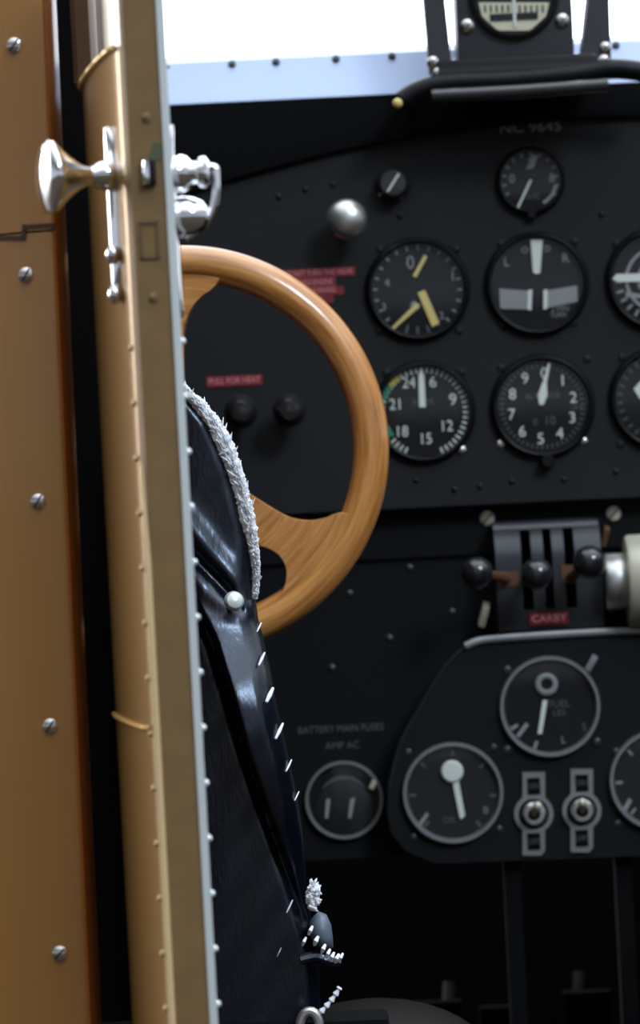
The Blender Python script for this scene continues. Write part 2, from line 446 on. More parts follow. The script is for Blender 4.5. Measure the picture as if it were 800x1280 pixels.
g = Gauge('turn_and_bank_indicator', 'round gauge with white upright needle over two pale curved-tube windows, upper row middle', 671, 355, 61)
g.marks([('t', 'L', -38, -27, 11), ('t', 'R', 36, -32, 12), ('t', 'O', -15, -42, 8), ('t', 'D', 13, -44, 8), ('t', '2 MIN', 29, 31, 7, .9), ('t', 'TURN', 27, 39, 6, .9)], DIMW)
g.needle([(-8, -55), (7, -55), (4, -14), (0, -12), (-5, -14)], WHITE)
for pts in ([(-47, 6), (-8, 9), (-8, 32), (-46, 31)], [(8, 9), (50, 2), (51, 22), (9, 31)]):
    g.needle(pts, DIMW, .003, 'tube_window')
for pts in ([(-11, 8), (-6, 7), (-7, 33), (-12, 32)], [(8, 8), (13, 7), (13, 31), (8, 32)]):
    g.needle(pts, WHITE, .0034, 'reference_wire')
g.screws([(628, 408), (717, 404), (626, 305), (718, 302)], 5)

g = Gauge('attitude_indicator', 'round gauge with horizontal white bar cut off at the right edge of the upper row', 822, 349, 61)
g.needle([(-57, 0), (-52, -6), (20, -8), (20, 2), (-50, 4)], WHITE, label='horizontal white bar')
g.marks([('arc', 37, 41, -150, -30), ('arc', 22, 26, -120, 0), ('ticks', 45, 54, -175, -95, 7, 3), ('p', [(-40, 16), (-12, 20), (-12, 25), (-40, 22)])], DIMW)
g.screws([(770, 305)], 5)

g = Gauge('tachometer', 'round gauge with green and yellow arc partly behind the wheel rim, lower row', 530, 515, 60)
g.marks([('t', '24', -19, -36, 14, .9), ('t', '6', 11, -37, 14), ('t', '9', 36, -15, 15), ('t', '12', 28, 18, 14, .9), ('t', '15', 2, 34, 14, .9), ('t', '18', -28, 25, 14, .9), ('t', '21', -35, -9, 14, .9),
         ('ticks', 49, 56, -155, 155, 44, 2.2)], WHITE)
g.marks([('t', 'R.P.M.', 0, -12, 8)], DIMG, 'small_lettering')
g.marks([('arc', 50, 56, -75, -52)], GREEN, 'green_arc', 'green arc'); g.marks([('arc', 50, 56, -52, -36)], ARCY, 'yellow_arc', 'yellow arc')
g.marks([('arc', 47, 55, -128, -112)], GREEN, 'lower_green_arc')
g.needle([(-4, -57), (-7, -45), (-6, -6), (2, -6), (0, -45)], WHITE)
g.screws([(577, 563)], 6, STEEL); g.screws([(483, 466), (577, 466), (485, 563)], 5)

g = Gauge('altimeter', 'round gauge numbered all round with white needle pointing straight up, lower row middle', 678, 508, 61)
its = [('ticks', 48, 54, 0, 352.8, 50, 1.6), ('t', 'ALTITUDE', 0, -13, 7, 1)]
for i in range(10):
    a = math.radians(36 * i + 3); its.append(('t', str(i), 40 * math.sin(a), -41 * math.cos(a), 14))
g.marks([x for x in its if x[0] == 't' and len(x[1]) == 1], WHITE)
g.marks([x for x in its if not (x[0] == 't' and len(x[1]) == 1)] + [('t', '29.9', 43, 2, 7, .9), ('t', '10', 9, 18, 11), ('t', '0', -9, 20, 9)], DIMG, 'scale_ticks')
g.needle([(10, -54), (5, -30), (6, -14), (1, -2), (-4, -2), (-6, -14), (0, -30), (7, -54)], WHITE)
g.screws([(626, 556), (729, 552)], 6, STEEL); g.screws([(734, 449), (626, 460)], 5)
b = NB(); lathe(b, at(684, 577, YP), [(9 * K, 0), (9 * K, .010), (7 * K, .013), (0, .013)], 20); obj('setting_knob', b, BEZEL, g.t)

g = Gauge('vertical_speed_indicator', 'round gauge cut off at the right edge of the lower row, pale diamond pointer', 826, 498, 61)
g.marks([('p', [(-34, -12), (-25, -22), (-16, -12), (-25, 2)])], WHITE, 'diamond_pointer')
g.marks([('ticks', 48, 55, 180, 360, 16, 2)], DIMG)
g.needle([(-20, -14), (20, 0), (18, 4), (-22, -9)], DIMW)
g.screws([(775, 556), (777, 447)], 5)

# ------------------------------------------------------------------ knobs on the main panel
t = thing('pull_knob', 'silver ball knob on the panel above the upper gauges', 'knob', at(433, 278, YP))
c = at(433, 278, YP); b = NB(); lathe(b, c, [(.006, 0), (.006, .02), (.005, .024)], 20); obj('shaft', b, STEEL, t)
b = NB(); lathe(b, c, [(0, .018), (.007, .018), (.013, .021), (.0167, .027), (.0172, .031), (.0155, .037), (.011, .0415), (.005, .0435), (0, .044)], 40); obj('ball', b, KNOBS, t)
t = thing('rotary_knob', 'small black rotary knob with white pointer line, upper panel beside silver ball', 'knob', at(491, 231, YP))
c = at(491, 231, YP); b = NB(); lathe(b, c, [(.0155, 0), (.0155, .004), (.0135, .006), (.0125, .017), (.0105, .0195), (0, .020)], 32); obj('knob_body', b, BAKE, t)
b = NB(); box(b, c + Vector((0, -.0202, 0)), (.0016, .0008, .018), Euler((0, math.radians(35), 0))); obj('pointer_line', b, WHITE, t, smooth=False)
for lab, px in (('left', 302), ('right', 362)):
    py = 516 if lab == 'left' else 514
    t = thing('push_pull_knob', 'black ball knob under the red one-line placard, the %s one of the pair' % ('left' if lab == 'left' else 'right'), 'knob', at(px, py, YP), 'black knobs inside the wheel')
    c = at(px, py, YP)
    b = NB(); lathe(b, c, [(.012, 0), (.012, .003), (.006, .005), (.005, .022)], 24); obj('collar', b, BEZEL, t)
    b = NB(); lathe(b, c, [(0, .020), (.006, .020), (.012, .024), (.0143, .031), (.013, .037), (.008, .0425), (0, .044)], 32); obj('ball', b, BAKE, t)

# ------------------------------------------------------------------ throttle quadrant
YQ = 3.02
t = thing('throttle_quadrant', 'dark grey throttle quadrant box with three levers ending in black balls', 'throttle quadrant', at(686, 785, YQ))
kq = YQ / F
xl, xr = at(620, 720, YQ - .03).x, at(752, 720, YQ - .03).x
zt_, zb_ = at(686, 652, YQ - .03).z, at(686, 790, YQ - .03).z
# rounded front profile (Y,Z), with three real slots: housing made of four cheek columns + top/bottom bridges
prof = [(YQ, zt_ + .002), (YQ - .012, zt_), (YQ - .024, zt_ - .006), (YQ - .034, zt_ - .018), (YQ - .038, zt_ - .032), (YQ - .038, zb_ + .03), (YQ - .034, zb_ + .008), (YQ - .028, zb_), (YQ, zb_)]
profc = catmull([(0, y, z) for y, z in prof], 5)
def cheek(b, x0, x1, z_hi=None, z_lo=None):
    pts = [q for q in profc if (z_hi is None or q.z <= z_hi) and (z_lo is None or q.z >= z_lo)]
    if z_hi is not None or z_lo is not None:
        zz = [q.z for q in pts]
        pts = [Vector((0, YQ, max(zz)))] + pts + [Vector((0, YQ, min(zz)))]
    prism(b, [(x0, q.y, q.z) for q in pts], (x1 - x0, 0, 0))
sl = [(652, 665), (680, 691), (706, 719)]
xs = [(at(a, 710, YQ - .035).x, at(e, 710, YQ - .035).x) for a, e in sl]
zs0, zs1 = at(686, 756, YQ - .035).z, at(686, 663, YQ - .035).z
b = NB()
cheek(b, xl, xs[0][0]); cheek(b, xs[0][1], xs[1][0]); cheek(b, xs[1][1], xs[2][0]); cheek(b, xs[2][1], xr)
for a, e in xs:
    cheek(b, a, e, None, zs1); cheek(b, a, e, zs0, None)
obj('housing', b, QUAD, t, angle=30)
b = NB(); box(b, ((xl + xr) / 2, YQ - .004, (zt_ + zb_) / 2), (xr - xl - .004, .006, zt_ - zb_ - .006)); obj('back_plate', b, VOID, t, smooth=False)
for (bx, by, br, slx, lab) in ((596, 716, 20, 640, 'left lever'), (671, 718, 20, 659, 'middle lever'), (737, 703, 21, 712, 'right lever')):
    e = at(bx, by, YQ - .085); st = at(slx if bx > 600 else 632, 722, YQ - .03)
    b = NB(); tube(b, [Vector((st.x, YQ - .012, st.z)), Vector((st.x, YQ - .045, st.z)), Vector((.5 * (st.x + e.x), YQ - .058, .5 * (st.z + e.z))), e], [.0045, .0045, .004, .004], 10)
    lv = obj('lever', b, BROWN, t)
    b = NB(); ball(b, e, br * (YQ - .085) / F, (1, .95, 1), 32); obj('ball_knob', b, BAKE, lv)
for (x0, x1, y0, y1) in ((623, 648, 714, 734), (702, 716, 706, 730)):
    b = NB(); a = at(x0, y1, YQ - .0385); e = at(x1, y0, YQ - .0385); box(b, ((a.x + e.x) / 2, YQ - .0385, (a.z + e.z) / 2), (e.x - a.x, .002, e.z - a.z), bev=.0004); obj('friction_strip', b, BROWN, t, smooth=False, label='brown friction strip')
b = NB(); cpl = at(686, 773, YQ - .036); box(b, cpl + Vector((0, .001, 0)), (48 * kq, .004, 15 * kq), Euler((.12, 0, 0))); pl = obj('placard', b, REDL, t, smooth=False, label='small red placard')
b = NB(); text(b, 'CARBY', cpl + Vector((0, -.0018, 0)), 9 * kq, sx=1.1); obj('lettering', b, REDT, pl, smooth=False)
for (px, py) in ((609, 648), (767, 642)):
    slotted('mounting_screw', at(px, py, YQ), 9.5 * kq, t, .8, CREAMS)
b = NB(); box(b, at(605, 768, YQ - .012), (.006, .024, .018), Euler((.2, .3, 0)), .002); obj('side_bracket', b, CREAMS, t)
b = NB(); box(b, at(756, 670, YQ - .012), (.005, .02, .016), Euler((.2, .3, 0)), .002); obj('side_bracket', b, BROWN, t)
# silver friction knob on the right
t = thing('mixture_cylinder', 'silver cylinder lying sideways beside the throttle quadrant at the right edge', 'control cylinder', at(800, 735, YQ - .03))
c = at(756, 728, YQ - .035)
k2 = (YQ - .035) / F
b = NB(); lathe(b, c, [(0, 0), (34 * k2, 0), (36 * k2, .002), (36 * k2, .018), (34 * k2, .020)], 40, (1, 0, 0)); obj('collar', b, KNOBS, t)
b = NB(); lathe(b, c, [(30 * k2, .018), (55 * k2, .018), (58 * k2, .021), (58 * k2, .075), (54 * k2, .08), (0, .08)], 48, (1, 0, 0)); obj('drum', b, CREAMS, t)
b = NB(); box(b, c + Vector((.04, .022, 0)), (.03, .036, .03), bev=.003); obj('mount', b, BLACKM, t)

# ------------------------------------------------------------------ sub panel
YS = 2.985
sp = thing('sub_panel', 'rounded black engine-instrument panel low on the right under the throttle quadrant', 'instrument panel', at(690, 1070, YS))
out = [(484, 1015), (486, 980), (500, 930), (527, 880), (557, 832), (578, 810), (602, 800), (700, 792), (800, 787), (940, 783), (940, 1066), (800, 1070), (640, 1076), (545, 1079), (508, 1064), (489, 1042)]
b = NB(); prism(b, [at(x, y, YS) for x, y in out], (0, .0355, 0))
for px_ in (640, 780):
    b2 = NB(); q = at(px_, 1060, YS); box(b2, (q.x, YS + .024, (q.z + AX - .73) / 2), (.014, .02, q.z - AX + .73)); obj('support_strut', b2, VOID, sp, smooth=False)
obj('panel_sheet', b, BLACKS, sp, angle=40)
b = NB(); tube(b, catmull([at(x, y, YS - .001) for x, y in [(582, 808), (600, 801), (640, 797), (700, 793), (800, 788), (900, 784)]], 6), [.0035] * 31, 10); obj('top_lip', b, BEZELG, sp, label='worn grey rolled lip')
b = NB(); tube(b, catmull([at(x, y, YS) for x, y in [(486, 985), (500, 930), (527, 880), (557, 832), (582, 808)]], 6), .0012, 8); obj('side_edge', b, QUAD, sp)
GR = 'round instruments on the sub panel'
ks = YS / F
g = Gauge('fuel_pressure_gauge', 'grey-rimmed gauge with ring-ended pointer, topmost on the rounded sub panel', 687, 883, 62, YS, 'grey', GR)
b = NB(); lathe(b, g.P(-4, -28, .001), [(14 * ks, .0), (14 * ks, .003), (11 * ks, .004), (8 * ks, .0035), (7 * ks, .001)], 32); obj('pointer_ring', b, DIMW, g.t)
g.needle([(-9, -8), (-3, -8), (-10, 34), (-15, 34)], WHITE)
g.marks([('p', [(-30, 20), (-26, 23), (-38, 39), (-42, 36)]), ('ticks', 46, 56, -160, -120, 2, 4), ('t', 'L', 17, 42, 9)], DIMW)
g.marks([('t', 'FUEL', 12, -3, 9), ('t', 'LBS', 12, 8, 8), ('t', '5', 43, 26, 10)], DIMG, 'small_lettering')
g.screws([(634, 838), (634, 938), (746, 928)], 6, QUAD)
b = NB(); box(b, at(739, 829, YS - .003), (.0055, .006, .015), Euler((0, math.radians(32), 0)), .001); obj('bezel_lug', b, BEZELG, g.t)
g = Gauge('oil_gauge', 'grey-rimmed gauge with pale ball-ended pointer, left on the rounded sub panel', 566, 991, 62, YS, 'grey', GR, DIALG)
b = NB(); lathe(b, g.P(-1, -27, .001), [(14 * ks, 0), (14 * ks, .003), (12 * ks, .0045), (0, .005)], 32); obj('pointer_disc', b, WHITE, g.t)
g.needle([(-1, -16), (7, -16), (15, 28), (10, 33), (8, 28)], WHITE)
g.marks([('p', [(-33, 24), (-30, 27), (-40, 42), (-43, 38)]), ('t', '0', 41, 22, 9)], DIMW)
g.marks([('ticks', 46, 55, -140, 140, 7, 3), ('t', 'OIL', -4, 34, 8)], DIMG, 'scale_ticks')
g.screws([(510, 941), (617, 935), (517, 1047), (624, 1037)], 5, QUAD)
g = Gauge('temperature_gauge', 'grey-rimmed gauge cut off by the right edge of the sub panel', 824, 975, 62, YS, 'grey', GR, DIALG)
g.marks([('p', [(-38, 22), (-34, 26), (-42, 40), (-46, 36)]), ('ticks', 46, 55, -140, 140, 7, 3)], DIMW)
g.needle([(-3, -20), (3, -20), (8, 26), (3, 28)], WHITE)
g.screws([(772, 1030), (770, 940)], 5, QUAD)

def selector(cx, cy, label, angk):
    t = thing('toggle_switch', label, 'switch', at(cx, cy, YS), 'switch plates on the sub panel')
    P = lambda dx, dy, d: at(cx + dx, cy + dy, YS) + Vector((0, -d, 0))
    outl = []
    for (dx, dy) in ((-14, -52), (14, -52), (14, -21)): outl.append((dx, dy))
    for i in range(9):
        a = math.radians(-52 + 104 * i / 8); outl.append((24.5 * math.cos(a), 24.5 * math.sin(a)))
    outl += [(14, 21), (14, 46), (9, 52), (-14, 52), (-14, 21)]
    for i in range(9):
        a = math.radians(128 + 104 * i / 8); outl.append((24.5 * math.cos(a), 24.5 * math.sin(a)))
    outl += [(-14, -21)]
    b = NB(); prism(b, [P(x, y, .003) for x, y in outl], (0, .003, 0)); obj('plate', b, BEZELG, t, angle=20, label='worn grey metal plate')
    for y0, y1 in ((-45, -24), (24, 45)):
        b = NB(); cc = P(0, (y0 + y1) / 2, .0032); box(b, cc, (16 * ks, .0008, (y1 - y0) * ks)); w = obj('label_window', b, BLACKM, t, smooth=False)
        b = NB(); text(b, 'ON' if y0 < 0 else 'OFF', cc + Vector((0, -.0006, 0)), 7 * ks, sx=.8); obj('lettering', b, DIMG, w, smooth=False)
    b = NB(); lathe(b, P(0, 0, .003), [(17 * ks, -.001), (17 * ks, .0006), (16.5 * ks, .0006)], 36); lathe(b, P(0, 0, .003), [(19 * ks, 0), (18.6 * ks, .0008), (0, .0008)], 32); obj('recess', b, BLACKM, t)
    b = NB(); lathe(b, P(0, 0, .0035), [(15 * ks, 0), (15 * ks, .004), (12 * ks, .006), (8 * ks, .006), (7 * ks, .003)], 32); obj('bush', b, KNOBS, t)
    b = NB(); a = math.radians(angk); e = P(13 * math.sin(a), -13 * math.cos(a), .026)
    tube(b, [P(0, 0, .004), P(5 * math.sin(a), -5 * math.cos(a), .014), e], [.0028, .003, .004], 12); ball(b, e, .004, seg=12); obj('toggle_lever', b, YELLOW if False else CREAMS, t)
selector(667, 1017, 'grey switch plate with round middle on the sub panel, left of the two', 12)
selector(727, 1013, 'grey switch plate with round middle on the sub panel, right of the two', -8)

YL = 3.021
g = Gauge('selector_dial', 'round dark selector with dull metal rim standing alone left of the sub panel', 430, 1000, 48, YL, 'grey', None, DIAL, 'dial')
kl = YL / F
b = NB(); lathe(b, g.P(0, 12, .001), [(38 * kl, 0), (36 * kl, .002), (28 * kl, .004), (0, .0045)], 40); obj('drum', b, DIALG, g.t)
g.marks([('arc', 24, 31, -62, 55)], DIMG, 'card_arc')
g.needle([(-22, -2), (-17, -2), (-20, 22), (-24, 22)], DIMW, .0056, 'pointer'); g.needle([(8, -2), (14, -4), (9, 22), (5, 22)], DIMW, .0056, 'pointer')
b = NB(); box(b, g.P(36, -20, .0075), (.0045, .002, .008), Euler((0, .5, 0)), .0008); obj('screw_glint', b, CREAMS, g.t)  # pale box standing in for the highlight on a rim screw

# ------------------------------------------------------------------ compass on the coaming
YC = 2.938
kc = YC / F
cm = thing('magnetic_compass', 'black box compass in a forked bracket on top of the panel against the windscreen', 'compass', at(645, 100, YC))
zc0 = at(645, 72, YC).z; ztopc = zc0 + .20
b = NB(); x0, x1 = at(572, 60, YC).x, at(718, 60, YC).x
box(b, ((x0 + x1) / 2, YC + .030, (zc0 + ztopc) / 2), (x1 - x0, .062, ztopc - zc0), bev=.004); obj('case', b, COMPB, cm)
yf = YC - .0025
for (pa, pb, qa, qb) in (((529, 0), (556, 0), (537, 90), (566, 92)), ((735, 0), (760, 0), (724, 84), (764, 78))):
    b = NB()
    A = at(*pa, YC); B = at(*pb, YC); Cc = at(*qb, YC); D = at(*qa, YC)
    top = .11
    dA = (A - D).normalized(); dB = (B - Cc).normalized()
    prism(b, [D, Cc, B + dB * top, A + dA * top], (0, .02, 0)); obj('bracket_arm', b, COMPB, cm, smooth=False)
# base
b = NB()
bp = catmull([at(x, y, YC) for x, y in [(500, 128), (524, 113), (560, 104), (640, 100), (720, 93), (770, 86), (830, 94)]], 5)
tube(b, bp, [.005] + [.0085] * (len(bp) - 2) + [.005], 14); obj('base_tray', b, BEZEL, cm)
b = NB(); cb = at(645, 88, YC + .02); box(b, cb, (200 * kc, .05, 28 * kc), bev=.005); obj('base_block', b, BAKE, cm)
b = NB(); tube(b, [at(540, 121, YC - .012), at(650, 115, YC - .014), at(760, 107, YC - .012)], .0065, 16); obj('front_rail', b, BAKE, cm)
# dial
dcx, dcy = 642, -6
c = at(dcx, dcy, YC) + Vector((0, -.003, 0))
b = NB(); lathe(b, c, [(57 * kc, 0), (56 * kc, .003), (51 * kc, .004), (48 * kc, .001)], 48); obj('dial_ring', b, BEZEL, cm)
b = NB(); lathe(b, c, [(49 * kc, .0), (0, .0)], 40); dw = obj('dial_well', b, BEZEL, cm)
b = NB()
prism(b, [at(dcx + x, dcy + y, YC) + Vector((0, -.0045, 0)) for x, y in [(-44, 10), (44, 10), (40, 27), (20, 45), (-20, 45), (-40, 27)]], (0, .001, 0)); cd = obj('compass_card', b, CARD, cm)
b = NB()
for i in range(11):
    px = dcx - 36 + 7.2 * i; box(b, at(px, dcy + 18, YC) + Vector((0, -.0049, 0)), (2.2 * kc, .0006, 9 * kc))
box(b, at(dcx, dcy + 28, YC) + Vector((0, -.0049, 0)), (60 * kc, .0006, 9 * kc))
obj('card_markings', b, BEZEL, cd, smooth=False)
b = NB(); box(b, at(dcx, dcy + 10, YC) + Vector((0, -.0055, 0)), (4 * kc, .0008, 60 * kc)); obj('lubber_line', b, WHITE, cm, smooth=False)
b = NB(); lathe(b, c, [(49 * kc, .003), (0, .0042)], 40); obj('glass', b, GLASS, cm)
for (px, py) in ((584, 33), (703, 26)): slotted('face_screw', at(px, py, YC) + Vector((0, -.0026, 0)), 9 * kc, cm, .8, STEEL)
for (px, py) in ((541, 78), (548, 92), (757, 60), (755, 76)): slotted('foot_screw', at(px, py, YC), 8 * kc, cm, .8, STEEL)
t = thing('lamp_knob', 'tiny brass-tipped knob on the coaming left of the compass foot', 'knob', at(497, 129, YC - .005))
b = NB(); tube(b, [Vector((at(512, 122, YP).x, YP + .002, at(512, 126, YP).z)), at(508, 122, YC + .03), at(497, 129, YC - .01)], .004, 12); obj('stalk', b, BEZEL, t)
b = NB(); ball(b, at(497, 129, YC - .012), .0042, seg=16); obj('tip', b, YELLOW, t)

# ------------------------------------------------------------------ control wheel
YW = 2.70; kw = YW / F
wc = at(230, 563, YW)
wh = thing('control_wheel', 'varnished honey-wood control wheel with flared spokes, half hidden by the door', 'control wheel', wc)
b = NB()
N, M_ = 160, 28
Rm, rm = 234 * kw, 22.5 * kw
rows = []
for i in range(N):
    a = 2 * PI * i / N
    rows.append([b.verts.new(wc + Vector(((Rm + rm * math.cos(q)) * math.cos(a), rm * 1.02 * math.sin(q), (Rm + rm * math.cos(q)) * math.sin(a)))) for q in [2 * PI * k / M_ for k in range(M_)]])
for i in range(N):
    A, B = rows[i], rows[(i + 1) % N]
    for k in range(M_):
        l = (k + 1) % M_; b.faces.new((A[k], A[l], B[l], B[k]))
obj('rim', b, WOOD, wh)
sp_out = [(262, 585), (305, 612), (335, 631), (360, 645), (385, 650), (406, 647), (418, 642), (432, 640), (452, 645), (437, 675), (405, 728), (366, 762), (342, 775), (322, 773), (341, 759), (354, 741), (359, 719), (354, 701), (342, 689), (325, 682), (300, 676), (262, 645), (240, 605)]
def spoke(rot, mirror=False, nm='spoke'):
    b = NB()
    Rm3 = Matrix.Rotation(-rot, 3, 'Y')
    sm = catmull([(x, y, 0) for x, y in sp_out] + [(sp_out[0][0], sp_out[0][1], 0)], 5)[:-1]
    pts = [Rm3 @ (at(q.x, q.y, YW) - wc) + wc for q in sm]
    if mirror:
        ax_ = Rm3 @ Vector((math.cos(math.radians(-42) - ROLL), 0, math.sin(math.radians(-42) - ROLL)))
        pts = [wc + (2 * ax_ * ax_.dot(p - wc) - (p - wc)) for p in pts]
    n = len(pts)
    cenp = sum(pts, Vector()) / n
    lay = [(.0105, .95), (.0085, .982), (.004, 1.0), (-.004, 1.0), (-.0085, .982), (-.0105, .95)]
    rws = []
    for d, sc in lay:
        rws.append([b.verts.new(Vector((cenp.x + (p.x - cenp.x) * sc, p.y + d, cenp.z + (p.z - cenp.z) * sc))) for p in pts])
    b.faces.new(rws[0]); b.faces.new(rws[-1][::-1])
    for A, B in zip(rws, rws[1:]):
        for i in range(n):
            j = (i + 1) % n; b.faces.new((A[i], A[j], B[j], B[i]))
    obj(nm, b, WOOD, wh, angle=50)
spoke(0); spoke(math.radians(141), True); spoke(math.radians(248))
b = NB(); lathe(b, wc, [(0, -.016), (.030, -.016), (.036, -.010), (.036, .010), (.030, .016), (0, .018)], 48); obj('hub', b, WOOD, wh)
b = NB(); lathe(b, wc, [(.014, .016), (.014, .020), (.010, .023), (0, .024)], 32); obj('hub_cap', b, CHROME, wh)
b = NB(); lathe(b, wc + Vector((0, .016, 0)), [(.016, 0), (.016, YP - YW - .017)], 28, (0, 1, 0)); obj('column', b, BEZEL, wh)

# ------------------------------------------------------------------ seat
YSE = 2.34; kse = YSE / F
seat = thing('pilot_seat', 'black leather seat back with frayed white fleece edge beside the open door', 'seat', at(300, 1330, YSE))
redge = [(478, 205), (484, 222), (492, 236), (508, 254), (530, 271), (560, 285), (590, 297), (620, 305), (650, 312), (680, 318), (715, 320), (745, 319), (775, 323), (800, 330), (840, 339), (880, 346), (920, 355), (960, 364), (1000, 372), (1040, 378), (1080, 381), (1120, 384), (1160, 392), (1200, 398), (1240, 400), (1330, 402)]
def dist_poly(px, py, poly):
    best = 1e9; sg = 0; tt = 0
    for i, ((x0, y0), (x1, y1)) in enumerate(zip(poly, poly[1:])):
        dx, dy = x1 - x0, y1 - y0; L2 = dx * dx + dy * dy
        t = max(0, min(1, ((px - x0) * dx + (py - y0) * dy) / L2))
        qx, qy = x0 + dx * t, y0 + dy * t; d = math.hypot(px - qx, py - qy)
        if d < best: best = d; sg = 1 if dx * (py - qy) - dy * (px - qx) < 0 else -1; tt = (i + t) / (len(poly) - 1)
    return best, sg, tt
rid1 = [(185, 606), (233, 651), (268, 695), (296, 727), (312, 752)]
rid2 = [(190, 668), (236, 711), (257, 738), (288, 756)]
val = [(200, 700), (240, 750), (266, 800), (285, 858), (305, 930), (332, 1010), (356, 1080), (380, 1150)]
val2 = [(195, 655), (243, 696), (273, 724), (302, 760)]
def sst(x, a, b):
    t = max(0, min(1, (x - a) / (b - a))); return t * t * (3 - 2 * t)
def disp(px, py, xr):
    e = xr - px
    w = 24.
    d = .022 * math.sqrt(max(0, 1 - (max(0, 1 - e / w)) ** 2))
    q, _, tt = dist_poly(px, py, rid1); d += .0062 * math.exp(-(q / 15) ** 2)
    q, _, tt = dist_poly(px, py, rid2); d += .0058 * math.exp(-(q / 13) ** 2)
    q, _, tt = dist_poly(px, py, val2); d -= .0045 * math.exp(-(q / 6) ** 2)
    q, sgn, tt = dist_poly(px, py, val)
    on = sst(py, 735, 775)
    d -= .006 * on * math.exp(-(q / 6) ** 2)
    if sgn > 0:                                     # the padded roll on the right side of the crease
        d += on * (.016 * sst(q, 0, 9) - .24 * q * kse) * (1 - sst(py, 980, 1120))
        d += .024 * sst(py, 755, 885) * sst(q, 0, 9) * (1 - sst(py, 900, 1140))
    d += .0004 * math.sin(px * .11 + py * .05) * math.sin(py * .031 + 1.3)
    return d
b = NB()
NY, NX = 170, 60
front = []; back = []
for j in range(NY + 1):
    py = 480 + (1330 - 480) * j / NY
    xr = interp(redge, py); xl_ = 196 + (py - 480) * .048
    fr_, bk_ = [], []
    for i in range(NX + 1):
        u = i / NX; u = 1 - (1 - u) ** 1.35
        px = xl_ + (xr - xl_) * u
        top = min(1, (py - 480) / 10)
        q = at(px, py, YSE); q.y -= disp(px, py, xr)
        fr_.append(b.verts.new(q)); q2 = at(px, py, YSE); q2.y += .035 * math.sqrt(max(0, 1 - max(0, 1 - (xr - px) / 26) ** 2)) + .0005
        bk_.append(b.verts.new(q2))
    front.append(fr_); back.append(bk_)
for j in range(NY):
    for i in range(NX):
        b.faces.new((front[j][i], front[j][i + 1], front[j + 1][i + 1], front[j + 1][i]))
        b.faces.new((back[j][i], back[j + 1][i], back[j + 1][i + 1], back[j][i + 1]))
    b.faces.new((front[j][0], front[j + 1][0], back[j + 1][0], back[j][0]))
    b.faces.new((front[j][NX], back[j][NX], back[j + 1][NX], front[j + 1][NX]))
for i in range(NX):
    b.faces.new((front[0][i], back[0][i], back[0][i + 1], front[0][i + 1]))
    b.faces.new((front[NY][i], front[NY][i + 1], back[NY][i + 1], back[NY][i]))
obj('seat_back', b, LEATHER, seat, angle=80)
zsb = at(300, 1330, YSE).z
b = NB(); box(b, ((at(300, 1330, YSE).x), YSE - .004, (zsb + .03 + AX - .73) / 2), (.20, .05, zsb + .03 - AX + .73), bev=.006); obj('seat_base', b, BLACKM, seat)
# fleece edging: core roll plus many ragged tufts
fc = [(229, 484), (240, 497), (252, 510), (266, 528), (277, 547), (285, 565), (292, 583), (299, 604), (304, 622), (309, 645), (315, 668), (319, 690), (321, 710), (321, 728), (319, 748)]
fw = [6, 7, 9, 10, 11, 11, 10, 9, 10, 10, 8, 6, 5, 5, 4]
YF = YSE - .016
fpts = catmull([(x, y, 0) for x, y in fc], 10)
b = NB()
rad = []
for i in range(len(fpts)):
    rad.append(max(1.5, interp(list(zip([k * 10 for k in range(len(fw))], fw)), i) * 1.05 * random.uniform(.85, 1.15)) * kse)
tube(b, [at(p.x - 1, p.y, YF + random.uniform(-.001, .001)) for p in fpts], rad, 10)
for n in range(1500):
    i = random.randrange(1, len(fpts) - 2); p = fpts[i]; tg = (fpts[i + 1] - fpts[i - 1]).normalized()
    wd = interp(list(zip([k * 10 for k in range(len(fw))], fw)), i)
    nrm = Vector((tg.y, -tg.x, 0)); side = random.choice((-1, 1, 1))
    stray = random.random() < .05
    L = wd * (random.uniform(1.0, 1.7) if stray else random.uniform(.7, 1.3))
    o0 = p + nrm * side * random.uniform(0, .55) * wd
    tip = o0 + nrm * side * L * (random.uniform(.4, .7) if stray else random.uniform(-.1, .15)) - tg * random.uniform(.4, 1.0) * L
    yy = YF - random.uniform(-.004, .007)
    tube(b, [at(o0.x, o0.y, yy), at((o0.x + tip.x) / 2 + random.uniform(-1, 1), (o0.y + tip.y) / 2, yy - .002), at(tip.x, tip.y, yy - random.uniform(-.002, .004))], [1.3 * kse, 1.1 * kse, .35 * kse], 4)
obj('fleece_edging', b, FLEECE, seat, label='frayed white fleece edge')
# stud
b = NB(); c = at(292, 752, YSE - .040); lathe(b, c, [(0, -.012), (.0035, -.010), (.0035, 0), (.0066, .0005), (.0066, .002), (.0052, .0045), (.0025, .0058), (0, .006)], 24, (.25, -1, .25)); obj('stud', b, PALE, seat, label='pale domed stud')
# stitches on the roll
st = [(327, 824, 10, 3.2), (337, 869, 11, 5), (349, 914, 12, 4), (361, 957, 9, 2.2), (371, 995, 7, 1.6), (324, 784, 7, 2), (362, 1133, 10, 2), (349, 1190, 7, 1)]
for (x, y, L, w) in st:
    xr = interp(redge, y); dd = disp(x, y, xr) + .0012
    a = at(x - L * .38, y + L * .8, YSE - disp(x - L * .38, y + L * .8, xr) - .0008); e = at(x + L * .38, y - L * .8, YSE - disp(x + L * .3, y - L * .8, xr) - .0008); m_ = (a + e) / 2 + Vector((0, -.001, 0))
    b = NB(); tube(b, [a, m_, e], [w * .35 * kse, w * .6 * kse, w * .35 * kse], 8); obj('stitch', b, THREAD, seat)
